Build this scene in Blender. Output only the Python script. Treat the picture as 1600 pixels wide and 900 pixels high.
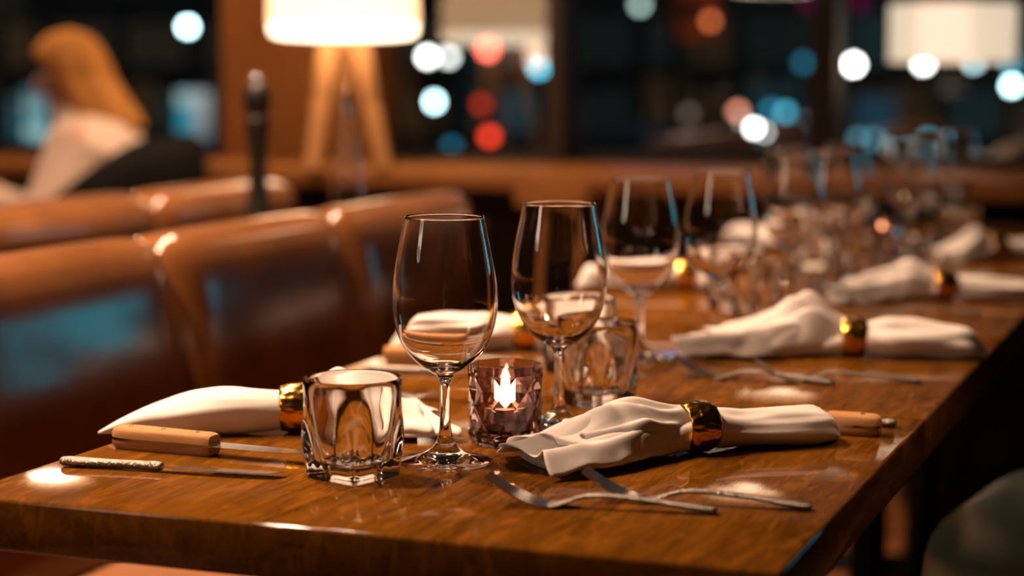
import bpy, bmesh, math, random
from mathutils import Vector, Matrix, noise
for o in list(bpy.data.objects): bpy.data.objects.remove(o)
S = bpy.context.scene
COL = S.collection
PI = math.pi
# ------------------------------------------------------------------ camera
F, CX, CY, HOR, VPX = 3000., 800., 450., 115., 1960.
PITCH = math.atan((CY - HOR) / F)
YAW = math.atan((VPX - CX) / math.hypot(F, CY - HOR))
TZ = 0.75                                   # table top height
CAM = Vector((0, 0, TZ + 0.345))
cd = bpy.data.cameras.new('camera'); cam = bpy.data.objects.new('camera', cd); COL.objects.link(cam)
cam.location = CAM; cam.rotation_euler = (PI / 2 - PITCH, 0, YAW)
cd.sensor_width = 36; cd.lens = F / 1600 * 36; cd.clip_end = 400; cd.clip_start = .02
cd.dof.use_dof = True; cd.dof.focus_distance = 1.72; cd.dof.aperture_fstop = 2.6
cd.dof.aperture_blades = 0
S.camera = cam
# ------------------------------------------------------------------ world, colour management
w = bpy.data.worlds.new('night'); S.world = w; w.use_nodes = True
w.node_tree.nodes['Background'].inputs[0].default_value = (.10, .16, .20, 1)
w.node_tree.nodes['Background'].inputs[1].default_value = .35
vs = S.view_settings
vs.view_transform = 'Standard'; vs.look = 'None'; vs.exposure = 0.0; vs.gamma = 1
vs.use_curve_mapping = False
cy = S.cycles
cy.max_bounces = 20; cy.transmission_bounces = 16; cy.glossy_bounces = 6; cy.diffuse_bounces = 3
cy.transparent_max_bounces = 24; cy.sample_clamp_indirect = 4.0; cy.blur_glossy = .3
cy.use_denoising = True
WARM = (1., .62, .40)
# downlights in the ceiling: (x, y, power, cone degrees)
CEIL = 2.75
DOWN = [(-1.76, 1.15, 32, 100), (-1.76, 1.95, 30, 100), (-1.76, 2.75, 28, 100), (-1.76, 3.6, 22, 100),
        (-2.9, 4.3, 6, 50), (.35, 1.85, 12, 46)]
# hanging lamps: (x, y, z of shade centre, power)
HANG = [(-3.44, 4.52, 1.73, 16), (-.97, 4.52, 1.80, .6)]
W = 5.15                                     # window wall
GROUND = -1.0                                # street level outside

def ray(x, y):
    f = cam.rotation_euler.to_matrix()
    return (f @ Vector((x - CX, CY - y, -F))).normalized()
def at(x, y, d):
    """the point d metres in front of the lens plane seen in this direction"""
    r = ray(x, y); fw = cam.rotation_euler.to_matrix() @ Vector((0, 0, -1))
    return CAM + r * (d / r.dot(fw))
def on_y(x, y, Y):
    r = ray(x, y); return CAM + r * ((Y - CAM.y) / r.y)
def on_z(x, y, z=TZ):
    r = ray(x, y); return CAM + r * ((z - CAM.z) / r.z)

# ------------------------------------------------------------------ materials
def new_mat(name):
    m = bpy.data.materials.new(name); m.use_nodes = True
    nt = m.node_tree; return m, nt, nt.nodes['Principled BSDF']
def N(nt, t, **kw):
    n = nt.nodes.new(t)
    for k, v in kw.items():
        if k in n.inputs: n.inputs[k].default_value = v
        else: setattr(n, k, v)
    return n
def coords(nt, scale=(1, 1, 1), kind='Object'):
    tc = N(nt, 'ShaderNodeTexCoord'); mp = N(nt, 'ShaderNodeMapping'); mp.inputs['Scale'].default_value = scale
    nt.links.new(tc.outputs[kind], mp.inputs['Vector']); return mp.outputs['Vector']
def ramp(nt, fac, stops):
    r = N(nt, 'ShaderNodeValToRGB'); e = r.color_ramp.elements
    while len(e) > len(stops): e.remove(e[-1])
    while len(e) < len(stops): e.new(.5)
    for el, (p, c) in zip(e, stops):
        el.position = p; el.color = (*c, 1) if len(c) == 3 else c
    nt.links.new(fac, r.inputs['Fac']); return r.outputs['Color']
def bump(nt, b, height, strength=.2, dist=.001):
    n = N(nt, 'ShaderNodeBump', Strength=strength, Distance=dist)
    nt.links.new(height, n.inputs['Height']); nt.links.new(n.outputs['Normal'], b.inputs['Normal'])
def plain(name, col, rough=.5, metal=0., var=.12, scale=30, bmp=0., coat=0., spec=.5):
    m, nt, b = new_mat(name)
    nz = N(nt, 'ShaderNodeTexNoise', Scale=scale, Detail=4.)
    nt.links.new(coords(nt), nz.inputs['Vector'])
    c0 = tuple(max(0, c * (1 - var)) for c in col); c1 = tuple(min(1, c * (1 + var)) for c in col)
    nt.links.new(ramp(nt, nz.outputs['Fac'], [(.3, c0), (.7, c1)]), b.inputs['Base Color'])
    b.inputs['Roughness'].default_value = rough; b.inputs['Metallic'].default_value = metal
    b.inputs['Coat Weight'].default_value = coat; b.inputs['Specular IOR Level'].default_value = spec
    if bmp: bump(nt, b, nz.outputs['Fac'], bmp, .002)
    return m
def wood(name, dark, light, axis='Y', scale=1., rough=.35, coat=.6, coat_rough=.12, fleck=True):
    m, nt, b = new_mat(name)
    st = {'Y': (1, .09, 1), 'X': (.09, 1, 1), 'Z': (1, 1, .09)}[axis]
    st = tuple(s * scale for s in st)
    v = coords(nt, st)
    big = N(nt, 'ShaderNodeTexNoise', Scale=20., Detail=6., Roughness=.65, Distortion=1.6); nt.links.new(v, big.inputs['Vector'])
    fine = N(nt, 'ShaderNodeTexNoise', Scale=240., Detail=4., Roughness=.7); nt.links.new(v, fine.inputs['Vector'])
    mx = N(nt, 'ShaderNodeMix', data_type='FLOAT'); mx.inputs[0].default_value = .42
    nt.links.new(big.outputs['Fac'], mx.inputs[2]); nt.links.new(fine.outputs['Fac'], mx.inputs[3])
    mid = tuple((a + c) / 2 for a, c in zip(dark, light))
    colr = ramp(nt, mx.outputs[0], [(.33, dark), (.5, mid), (.66, light)])
    if fleck:
        v2 = coords(nt, {'Y': (55, 12, 12), 'X': (12, 55, 12), 'Z': (12, 55, 12)}[axis])
        fl = N(nt, 'ShaderNodeTexNoise', Scale=1.6, Detail=2., Distortion=.8); nt.links.new(v2, fl.inputs['Vector'])
        fr = ramp(nt, fl.outputs['Fac'], [(.54, (0, 0, 0)), (.68, (.5, .5, .5))])
        m2 = N(nt, 'ShaderNodeMix', data_type='RGBA')
        nt.links.new(fr, m2.inputs[0]); nt.links.new(colr, m2.inputs[6])
        m2.inputs[7].default_value = (*[min(1, c * 1.35) for c in light], 1)
        colr = m2.outputs[2]
    nt.links.new(colr, b.inputs['Base Color'])
    sm = N(nt, 'ShaderNodeTexNoise', Scale=14., Detail=5., Roughness=.65); nt.links.new(coords(nt), sm.inputs['Vector'])
    rr = N(nt, 'ShaderNodeMapRange'); rr.inputs[3].default_value = coat_rough * .6; rr.inputs[4].default_value = coat_rough * 1.7
    nt.links.new(sm.outputs['Fac'], rr.inputs[0]); nt.links.new(rr.outputs[0], b.inputs['Coat Roughness'])
    b.inputs['Roughness'].default_value = rough; b.inputs['Coat Weight'].default_value = coat; b.inputs['Specular IOR Level'].default_value = .0
    bump(nt, b, mx.outputs[0], .12, .0008)
    nb = nt.nodes.new('ShaderNodeBump'); nb.inputs['Strength'].default_value = .05; nb.inputs['Distance'].default_value = .0006
    nt.links.new(fine.outputs['Fac'], nb.inputs['Height']); nt.links.new(nb.outputs['Normal'], b.inputs['Coat Normal'])
    return m
def emit(name, col, strength, sample=True):
    m = bpy.data.materials.new(name); m.use_nodes = True; nt = m.node_tree
    nt.nodes.clear(); o = N(nt, 'ShaderNodeOutputMaterial'); e = N(nt, 'ShaderNodeEmission')
    e.inputs[0].default_value = (*col, 1); e.inputs[1].default_value = strength
    nt.links.new(e.outputs[0], o.inputs[0])
    if not sample: m.cycles.emission_sampling = 'NONE'
    return m
def glass(name, col=(1, 1, 1), rough=0., ior=1.47):
    m, nt, b = new_mat(name)
    b.inputs['Base Color'].default_value = (*col, 1); b.inputs['Roughness'].default_value = rough
    b.inputs['Transmission Weight'].default_value = 1; b.inputs['IOR'].default_value = ior
    nz = N(nt, 'ShaderNodeTexNoise', Scale=60.); nt.links.new(coords(nt), nz.inputs['Vector'])
    bump(nt, b, nz.outputs['Fac'], .02, .0003)
    return m
def pane_glass(name, tint=(.93, .97, .96)):
    m = bpy.data.materials.new(name); m.use_nodes = True; nt = m.node_tree; nt.nodes.clear()
    o = N(nt, 'ShaderNodeOutputMaterial'); t = N(nt, 'ShaderNodeBsdfTransparent'); g = N(nt, 'ShaderNodeBsdfGlossy')
    t.inputs[0].default_value = (*tint, 1); g.inputs['Roughness'].default_value = .0
    lw = N(nt, 'ShaderNodeLayerWeight'); pw = N(nt, 'ShaderNodeMath', operation='POWER'); pw.inputs[1].default_value = 5
    lw.inputs['Blend'].default_value = .5
    ma = N(nt, 'ShaderNodeMath', operation='MULTIPLY_ADD'); ma.inputs[1].default_value = .96; ma.inputs[2].default_value = .10
    mx = N(nt, 'ShaderNodeMixShader')
    nt.links.new(lw.outputs['Facing'], pw.inputs[0]); nt.links.new(pw.outputs[0], ma.inputs[0]); nt.links.new(ma.outputs[0], mx.inputs[0])
    nt.links.new(t.outputs[0], mx.inputs[1]); nt.links.new(g.outputs[0], mx.inputs[2]); nt.links.new(mx.outputs[0], o.inputs[0])
    return m
def fabric(name, col, rough=.85, scale=900, bmp=.12):
    m, nt, b = new_mat(name)
    v = coords(nt)
    wv = N(nt, 'ShaderNodeTexNoise', Scale=float(scale), Detail=2.); nt.links.new(v, wv.inputs['Vector'])
    nt.links.new(ramp(nt, wv.outputs['Fac'], [(.3, tuple(c * .94 for c in col)), (.7, col)]), b.inputs['Base Color'])
    b.inputs['Roughness'].default_value = rough; b.inputs['Sheen Weight'].default_value = .15
    b.inputs['Subsurface Weight'].default_value = 0
    bump(nt, b, wv.outputs['Fac'], bmp, .0006)
    return m
def leather(name, col, rough=.3, var=.25, bmp=.10):
    m, nt, b = new_mat(name)
    v = coords(nt)
    a = N(nt, 'ShaderNodeTexNoise', Scale=6., Detail=6., Roughness=.6); nt.links.new(v, a.inputs['Vector'])
    nt.links.new(ramp(nt, a.outputs['Fac'], [(.3, tuple(c * (1 - var) for c in col)), (.7, tuple(c * (1 + var) for c in col))]), b.inputs['Base Color'])
    vo = N(nt, 'ShaderNodeTexNoise', Scale=22., Detail=3.); nt.links.new(v, vo.inputs['Vector'])
    b.inputs['Roughness'].default_value = rough
    bump(nt, b, vo.outputs['Fac'], bmp, .004)
    return m
M = {}
M['table'] = wood('varnished_oak', (.042, .0145, .0013), (.170, .063, .0065), 'Y', 1., .5, .55, .055)
M['floor'] = wood('floor_oak', (.10, .036, .012), (.22, .085, .03), 'Y', 1., .45, .25, .25, False)
M['trimwood'] = wood('sill_oak', (.16, .062, .018), (.34, .14, .042), 'X', 1., .42, .3, .2, False)
M['panelwood'] = wood('column_oak', (.19, .075, .02), (.36, .15, .045), 'Z', 1., .5, .2, .3, False)
M['lampwood'] = wood('lamp_oak', (.36, .17, .06), (.55, .28, .11), 'Z', 2., .45, .2, .3, False)
M['handlewood'] = wood('handle_beech', (.36, .175, .075), (.52, .28, .13), 'X', 5., .5, .1, .3, False)
M['bench'] = leather('tan_leather', (.155, .062, .020), .15, .25, .05)
M['seat'] = leather('tan_seat_leather', (.16, .058, .014), .45)
M['green'] = leather('green_leather', (.008, .013, .008), .33)
M['black_leather'] = leather('black_leather', (.006, .0055, .005), .7)
M['black_leather'].node_tree.nodes['Principled BSDF'].inputs['Specular IOR Level'].default_value = .1
M['teal'] = leather('teal_leather', (.012, .06, .075), .4)
M['darkwood'] = wood('dark_walnut', (.03, .013, .006), (.075, .032, .014), 'Z', 1., .4, .3, .2, False)
M['blackwood'] = plain('black_lacquer_wood', (.008, .006, .005), .42)
M['blackmetal'] = plain('black_metal', (.015, .014, .013), .4, .6)
M['mullion'] = plain('bronze_mullion', (.030, .017, .009), .5)
M['darkmullion'] = plain('black_mullion', (.006, .006, .006), .5)
M['wall'] = plain('dark_plaster', (.045, .032, .022), .8, bmp=.1)
M['ceil'] = plain('dark_ceiling', (.03, .024, .02), .9)
M['glass'] = glass('clear_crystal', (1, 1, 1), 0, 1.48)
M['tumbler'] = glass('thick_clear_glass', (.985, .985, .98), 0, 1.5)
M['smoke'] = glass('smoky_mauve_glass', (.56, .41, .43), .045, 1.45)
M['pane'] = pane_glass('window_glass')
M['napkin'] = fabric('white_linen', (.80, .75, .71))
M['steel'] = plain('polished_steel', (.45, .43, .41), .17, 1., .05)
M['blade'] = plain('satin_blade', (.66, .64, .62), .2, 1., .04, 120)
M['ornate'] = plain('engraved_steel', (.25, .225, .20), .28, 1., .3, 500, .9)
M['brass_rivet'] = plain('dark_rivet', (.10, .07, .05), .35, .8)
M['wax'] = plain('candle_wax', (.75, .62, .50), .5)
M['tin'] = plain('tealight_tin', (.5, .48, .46), .3, 1.)
M['wick'] = plain('burnt_wick', (.02, .015, .01), .9)
M['flame'] = emit('candle_flame', (1., .50, .22), 170)
M['chrome'] = plain('chrome', (.7, .7, .7), .1, 1.)
M['asphalt'] = plain('wet_asphalt', (.02, .022, .025), .35, 0, .3, 8, .3)
M['facade'] = plain('dark_stone', (.07, .075, .065), .8, 0, .3, 3)
M['carpaint'] = plain('dark_car_paint', (.012, .014, .016), .25, .3)
M['tyre'] = plain('rubber', (.01, .01, .01), .8)
def gold():
    m, nt, b = new_mat('hammered_gold')
    b.inputs['Metallic'].default_value = 1; b.inputs['Roughness'].default_value = .22
    nz = N(nt, 'ShaderNodeTexNoise', Scale=25.); v = coords(nt); nt.links.new(v, nz.inputs['Vector'])
    nt.links.new(ramp(nt, nz.outputs['Fac'], [(.3, (.72, .36, .055)), (.7, (.88, .50, .10))]), b.inputs['Base Color'])
    bump(nt, b, nz.outputs['Fac'], .1, .001)
    return m
M['gold'] = gold()
def shade_mat(name, col, strength):
    """lamp shade: linen that glows because the bulb shines through it"""
    m, nt, b = new_mat(name)
    nz = N(nt, 'ShaderNodeTexNoise', Scale=120., Detail=3.); nt.links.new(coords(nt, (1, 1, .2)), nz.inputs['Vector'])
    c = ramp(nt, nz.outputs['Fac'], [(.3, tuple(k * .93 for k in col)), (.7, col)])
    nt.links.new(c, b.inputs['Emission Color']); b.inputs['Emission Strength'].default_value = strength
    b.inputs['Base Color'].default_value = (.75, .66, .55, 1); b.inputs['Roughness'].default_value = .8
    return m
M['shade'] = shade_mat('glowing_linen', (1., .55, .27), 2.9)
M['shade_in'] = shade_mat('glowing_shade_lining', (1., .74, .50), 6.)
M['shade_pale'] = shade_mat('glowing_pale_linen', (1., .72, .53), 1.15)

# ------------------------------------------------------------------ mesh helpers
def mesh(name, verts, faces, mat, parent=None, smooth=True, angle=None):
    me = bpy.data.meshes.new(name); me.from_pydata([tuple(v) for v in verts], [], faces); me.validate()
    bm = bmesh.new(); bm.from_mesh(me); bmesh.ops.recalc_face_normals(bm, faces=bm.faces)
    if smooth and angle:
        for e in bm.edges:
            if len(e.link_faces) == 2 and e.calc_face_angle(0) > angle: e.smooth = False
    bm.to_mesh(me); bm.free()
    if smooth:
        for p in me.polygons: p.use_smooth = True
    me.materials.append(M[mat] if isinstance(mat, str) else mat)
    o = bpy.data.objects.new(name, me); COL.objects.link(o)
    if parent: o.parent = parent
    return o
def from_bm(name, bm, mat, parent=None, smooth=False, angle=.6):
    bmesh.ops.recalc_face_normals(bm, faces=bm.faces)
    me = bpy.data.meshes.new(name)
    if smooth:
        for e in bm.edges:
            if len(e.link_faces) == 2 and e.calc_face_angle(0) > angle: e.smooth = False
        for f in bm.faces: f.smooth = True
    bm.to_mesh(me); bm.free(); me.materials.append(M[mat] if isinstance(mat, str) else mat)
    o = bpy.data.objects.new(name, me); COL.objects.link(o)
    if parent: o.parent = parent
    return o
def box(name, lo, hi, mat, parent=None, bev=.0, seg=2):
    bm = bmesh.new(); bmesh.ops.create_cube(bm, size=1)
    lo = Vector(lo); hi = Vector(hi); c = (lo + hi) / 2; d = hi - lo
    for v in bm.verts: v.co = Vector((v.co.x * d.x, v.co.y * d.y, v.co.z * d.z)) + c
    if bev: bmesh.ops.bevel(bm, geom=list(bm.edges), offset=bev, segments=seg, affect='EDGES', profile=.5)
    return from_bm(name, bm, mat, parent, bool(bev))
def catmull(pts, n=4):
    out = []
    P = [pts[0]] + list(pts) + [pts[-1]]
    for i in range(1, len(P) - 2):
        p0, p1, p2, p3 = P[i - 1], P[i], P[i + 1], P[i + 2]
        for k in range(n):
            t = k / n
            out.append(tuple(.5 * (2 * b + (c - a) * t + (2 * a - 5 * b + 4 * c - d) * t * t + (3 * b - a - 3 * c + d) * t ** 3)
                             for a, b, c, d in zip(p0, p1, p2, p3)))
    out.append(tuple(pts[-1])); return out
def lathe(name, prof, mat, parent=None, n=48, smooth=True, angle=None, loc=(0, 0, 0), closed=False):
    """prof: (r, z) list; points with r == 0 are poles; closed = the profile is a loop"""
    V, Fc, rows = [], [], []
    for r, z in prof:
        if r < 1e-7: rows.append([len(V)]); V.append((loc[0], loc[1], loc[2] + z))
        else:
            rows.append(list(range(len(V), len(V) + n)))
            V += [(loc[0] + r * math.cos(2 * PI * k / n), loc[1] + r * math.sin(2 * PI * k / n), loc[2] + z) for k in range(n)]
    pairs = list(zip(rows, rows[1:])) + ([(rows[-1], rows[0])] if closed else [])
    for a, b in pairs:
        for k in range(n):
            k2 = (k + 1) % n
            if len(a) == 1 and len(b) == 1: continue
            if len(a) == 1: Fc.append((a[0], b[k2], b[k]))
            elif len(b) == 1: Fc.append((a[k], a[k2], b[0]))
            else: Fc.append((a[k], a[k2], b[k2], b[k]))
    return mesh(name, V, Fc, mat, parent, smooth, angle)
def loft(name, rings, mat, parent=None, caps=True, smooth=True, angle=None, closed_ring=True):
    n = len(rings[0]); V = [p for r in rings for p in r]; Fc = []
    for i in range(len(rings) - 1):
        for k in range(n if closed_ring else n - 1):
            k2 = (k + 1) % n
            Fc.append((i * n + k, i * n + k2, (i + 1) * n + k2, (i + 1) * n + k))
    if caps:
        Fc.append(tuple(range(n - 1, -1, -1))); Fc.append(tuple((len(rings) - 1) * n + k for k in range(n)))
    return mesh(name, V, Fc, mat, parent, smooth, angle)
def tube(name, pts, rad, mat, parent=None, n=10):
    rings = []
    for i, p in enumerate(pts):
        p = Vector(p); a = Vector(pts[max(0, i - 1)]); b = Vector(pts[min(len(pts) - 1, i + 1)])
        t = (b - a).normalized(); u = t.cross(Vector((0, 0, 1)))
        if u.length < .05: u = t.cross(Vector((1, 0, 0)))
        u.normalize(); v = t.cross(u); r = rad[i] if isinstance(rad, (list, tuple)) else rad
        rings.append([p + (u * math.cos(2 * PI * k / n) + v * math.sin(2 * PI * k / n)) * r for k in range(n)])
    return loft(name, rings, mat, parent, True, True, .9)
def rounded(name, size, r, mat, parent=None, n=9, bulge=0., loc=(0, 0, 0), rot=None, fn=None):
    """upholstered block: rounded box with softly bulging faces"""
    bm = bmesh.new(); bmesh.ops.create_cube(bm, size=2)
    bmesh.ops.subdivide_edges(bm, edges=list(bm.edges), cuts=n, use_grid_fill=True)
    h = Vector(size) / 2; r = min(r, *(h * .98))
    for v in bm.verts:
        p = v.co
        q = Vector([max(-1, min(1, c)) for c in p])
        # concentrate the grid towards the edges
        q = Vector([math.copysign(1 - (1 - abs(c)) ** 1.6, c) for c in q])
        s = Vector([q[i] * h[i] for i in range(3)])
        inner = Vector([max(-(h[i] - r), min(h[i] - r, s[i])) for i in range(3)])
        d = s - inner
        if d.length > 1e-9: s = inner + d.normalized() * r
        if bulge:
            k = [1 - abs(q[i]) ** 2.2 for i in range(3)]
            for i in range(3):
                if abs(q[i]) > .98: s[i] += math.copysign(bulge * k[(i + 1) % 3] * k[(i + 2) % 3], q[i])
        if fn: s = fn(s)
        if rot: s = rot @ s
        v.co = s + Vector(loc)
    return from_bm(name, bm, mat, parent, True, 3.)
def empty(name, loc=(0, 0, 0), rz=0., label=None, cat=None, group=None):
    o = bpy.data.objects.new(name, None); o.empty_display_size = .05; COL.objects.link(o)
    o.location = loc; o.rotation_euler = (0, 0, rz)
    if label: tag(o, label, cat, group)
    return o
def tag(o, label, cat, group=None):
    o['label'] = label; o['category'] = cat
    if group: o['group'] = group
    return o
def struct(o, label=None):
    o['kind'] = 'structure'
    if label: o['label'] = label
    return o
KIDS = {}
def kids(o): return [c for c in COL.objects if c.parent == o]
def dup(root, loc, rz, label, group=None):
    r = root.copy(); COL.objects.link(r); r.location = loc; r.rotation_euler = (0, 0, rz); r['label'] = label
    if group: r['group'] = group
    for ch in kids(root):
        c = ch.copy(); COL.objects.link(c); c.parent = r
        for g in kids(ch):
            d = g.copy(); COL.objects.link(d); d.parent = c
    return r

# ================================================================== THE ROOM
XL, XR, YB = -6.0, 3.2, -3.0
fl = struct(box('floor', (XL, YB, -.06), (XR, W, -.012), 'darkwood'), 'dark wooden floor of the restaurant')
bw = .145; k = 0; base = None
x = XL
while x < XR - .01:
    x1 = min(x + bw, XR)
    if base is None:
        base = box('floor_plank', (0, YB, -.012), (bw - .004, W - .002, 0), 'floor', fl); b = base
        b.location.x = x
    else:
        b = base.copy(); COL.objects.link(b); b.location.x = x; b.parent = fl
        if x + bw > XR: b.scale.x = (XR - x) / bw
    x += bw
struct(box('ceiling', (XL, YB, CEIL), (XR, W, CEIL + .1), 'ceil'), 'dark ceiling with recessed downlights')
struct(box('wall_left', (XL - .12, YB, 0), (XL, W, CEIL), 'wall'))
struct(box('wall_right', (XR, YB, 0), (XR + .12, W, CEIL), 'wall'))
struct(box('wall_back', (XL, YB - .12, 0), (XR, YB, CEIL), 'wall'))
SILL = .845
struct(box('wall_front', (XL, W, 0), (XR, W + .14, SILL - .05), 'wall'), 'low wall under the restaurant windows')
struct(box('trim_1', (XL, W, 2.45), (XR, W + .14, CEIL), 'wall'), 'dark header above the windows')
struct(box('trim_2', (XL, 4.62, SILL - .05), (XR, W + .02, SILL), 'trimwood', None, .006), 'warm oak window ledge running under the glass')
# posts of the window wall, from the photo's left to right
posts = [(-5.0, -4.92, 'darkmullion'), (-3.83, -3.76, 'darkmullion'),
         (on_y(371, 100, W).x, on_y(603, 100, W).x, 'panelwood'),
         (on_y(862, 100, W).x, on_y(890, 100, W).x, 'mullion'),
         (on_y(1271, 100, W).x, on_y(1312, 100, W).x, 'darkmullion'), (.25, .31, 'darkmullion'), (1.35, 1.41, 'darkmullion'), (2.45, 2.51, 'darkmullion')]
for i, (a, b_, m) in enumerate(posts):
    d = .10 if m == 'panelwood' else .05
    o = struct(box('trim_%d' % (i + 3), (a, W - d, SILL), (b_, W + .09, 2.45), m, None, .004),
               'broad oak column between the windows' if m == 'panelwood' else None)
edges = [XL] + [e for p in posts for e in (p[0], p[1])] + [XR]
for i in range(0, len(edges), 2):
    a, b_ = edges[i], edges[i + 1]
    wn = struct(box('window_%d' % (i // 2 + 1), (a, W + .05, SILL), (b_, W + .09, SILL + .03), 'darkmullion'), 'tall dark-framed window onto the night street')
    box('pane', (a, W + .066, SILL + .03), (b_, W + .074, 2.45), 'pane', wn)

# ceiling downlights
DOWN_AT = ['first above the ledge, nearest the viewer', 'second above the ledge', 'third above the ledge', 'last above the ledge, near the windows',
           'above the blonde person', 'above the green tub chair']
for i, (x, y, p, cone) in enumerate(DOWN):
    e = empty('ceiling_downlight', (x, y, CEIL), 0, 'round recessed ceiling downlight with black trim ring, ' + DOWN_AT[i], 'downlight', 'ceiling downlights')
    lathe('trim_ring', [(.040, 0), (.058, 0), (.058, -.006), (.050, -.010), (.040, -.004)], 'blackmetal', e, 24, closed=True)
    lathe('lens', [(0, -.002), (.040, -.002), (.040, -.001), (0, -.001)], emit('downlight_lens', (1, .72, .45), 12., False), e, 24)
    ld = bpy.data.lights.new('downlight_bulb', 'SPOT'); ld.energy = p * 10; ld.color = WARM; ld.spot_size = math.radians(cone); ld.spot_blend = .6
    ld.shadow_soft_size = .05
    lo = bpy.data.objects.new('downlight_bulb', ld); COL.objects.link(lo); lo.parent = e; lo.location = (0, 0, -.02)

# hanging drum lamps
def drum(name, parent, r, h, z0, mat, lining, n=48):
    s = lathe(name, [(r, z0), (r, z0 + h), (r - .004, z0 + h), (r - .004, z0)], mat, parent, n, True, .6, closed=True)
    lathe('diffuser', [(0, z0 + .012), (r - .006, z0 + .012), (r - .006, z0 + .015), (0, z0 + .015)], lining, s, n, True, .6)
    return s
def hang_lamp(x, y, zc, power, label, r=.10, h=.12, mat='shade', lining='shade_in'):
    e = empty('hanging_lamp', (x, y, zc - h / 2), 0, label, 'lamp', 'hanging drum lamps')
    drum('lamp_shade', e, r, h, 0, mat, lining)
    tube('cord', [(0, 0, h * .6), (0, 0, CEIL - zc + h / 2)], .004, 'blackmetal', e, 8)
    lathe('ceiling_rose', [(0, CEIL - zc + h / 2), (.05, CEIL - zc + h / 2), (.05, CEIL - zc + h / 2 - .015), (.01, CEIL - zc + h / 2 - .03), (0, CEIL - zc + h / 2 - .03)], 'blackmetal', e, 20)
    ld = bpy.data.lights.new('lamp_bulb', 'POINT'); ld.energy = power; ld.color = WARM; ld.shadow_soft_size = .065 if power > 5 else .04
    lo = bpy.data.objects.new('lamp_bulb', ld); COL.objects.link(lo); lo.parent = e; lo.location = (0, 0, -.06)
    return e
hang_lamp(*HANG[0], 'small amber drum lamp hanging over the booths near the blonde person')
hang_lamp(*HANG[1], 'small amber drum lamp hanging above the far end of the table')
pl = at(1488, 52, 5.25)
hang_lamp(pl.x, pl.y, pl.z, 1.5, 'wide pale drum lamp glowing in front of the right-hand window', .17, .155, 'shade_pale', 'shade_pale')

# ================================================================== TABLES
TX0, TX1, TY0, TD, TT = -.99, -.294, 1.285, .64, .044
tabs = ['nearest of the row of varnished oak tables, set with the in-focus wine glasses', 'second varnished oak table in the row, just past the near seam',
        'third varnished oak table in the row', 'fourth varnished oak table in the row, holding the far candle', 'farthest varnished oak table of the row, by the windows']
t0 = None
for i in range(5):
    cx, cyy = (TX0 + TX1) / 2, TY0 + TD * (i + .5)
    if t0 is None:
        t0 = empty('dining_table', (cx, cyy, 0), 0, tabs[0], 'table', 'oak tables pushed into one row')
        box('tabletop', (TX0 - cx, -TD / 2 + .0015, TZ - TT), (TX1 - cx, TD / 2 - .0015, TZ), 'table', t0, .0035, 3)
        lathe('column', [(0, .03), (.045, .03), (.035, .05), (.035, TZ - TT - .02), (0, TZ - TT - .02)], 'blackmetal', t0, 24, True, .6)
        box('top_plate', (-.2, -.2, TZ - TT - .02), (.2, .2, TZ - TT), 'blackmetal', t0, .004)
        box('foot_bar', (-.28, -.045, 0), (.28, .045, .032), 'blackmetal', t0, .008)
        box('foot_bar', (-.045, -.25, 0), (.045, .25, .031), 'blackmetal', t0, .008)
    else:
        t = dup(t0, (cx, cyy + .002 * i, 0), 0, tabs[i])

# ================================================================== BENCHES
def bench(name, x_front, face, ys, label, group, zt=.87):
    """face +1: sits facing +x, -1: facing -x"""
    y0, y1 = ys[0], ys[-1]
    e = empty(name, (x_front, (y0 + y1) / 2, 0), 0, label, 'bench', group)
    def X(v): return v * face
    def bx(n, a, b_, m, bev=.01):
        lo = (min(X(a[0]), X(b_[0])), a[1], a[2]); hi = (max(X(a[0]), X(b_[0])), b_[1], b_[2])
        return box(n, lo, hi, m, e, bev)
    ym = (y0 + y1) / 2
    bx('plinth', (-.06, y0 - ym + .02, 0), (.40, y1 - ym - .02, .12), 'blackmetal')
    bx('seat_base', (-.10, y0 - ym, .12), (.44, y1 - ym, .33), 'darkwood')
    bx('back_frame', (-.125, y0 - ym, .12), (-.075, y1 - ym, zt - .07), 'darkwood')
    for a, b_ in zip(ys, ys[1:]):
        m = (a + b_) / 2 - ym; L = b_ - a - .003
        rounded('seat_cushion', (.48, L, .14), .045, 'seat', e, 11, .008, (X(.20), m, .40))
        rot = Matrix.Rotation(math.radians(-10) * face, 3, 'Y')
        rounded('back_cushion', (.125, L, .455), .05, 'bench', e, 13, .003, (X(-.045), m, zt - .228), rot)
    return e
bench('leather_bench', -1.385, 1, [.67, 1.225, 1.78, 2.335, 2.885, 3.47], 'tan leather bench beside the table, with blue light reflected on its back', 'tan leather benches')
bench('leather_bench', -2.08, -1, [1.52, 2.07, 2.62, 3.20, 3.78], 'tan leather bench behind the near one, next to the blonde person', 'tan leather benches')
tag(box('service_ledge', (-1.925, .7, 0), (-1.535, 3.86, .775), 'darkwood', None, .006), 'dark wooden ledge between the two leather benches, carrying the pepper mill', 'ledge')

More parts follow.
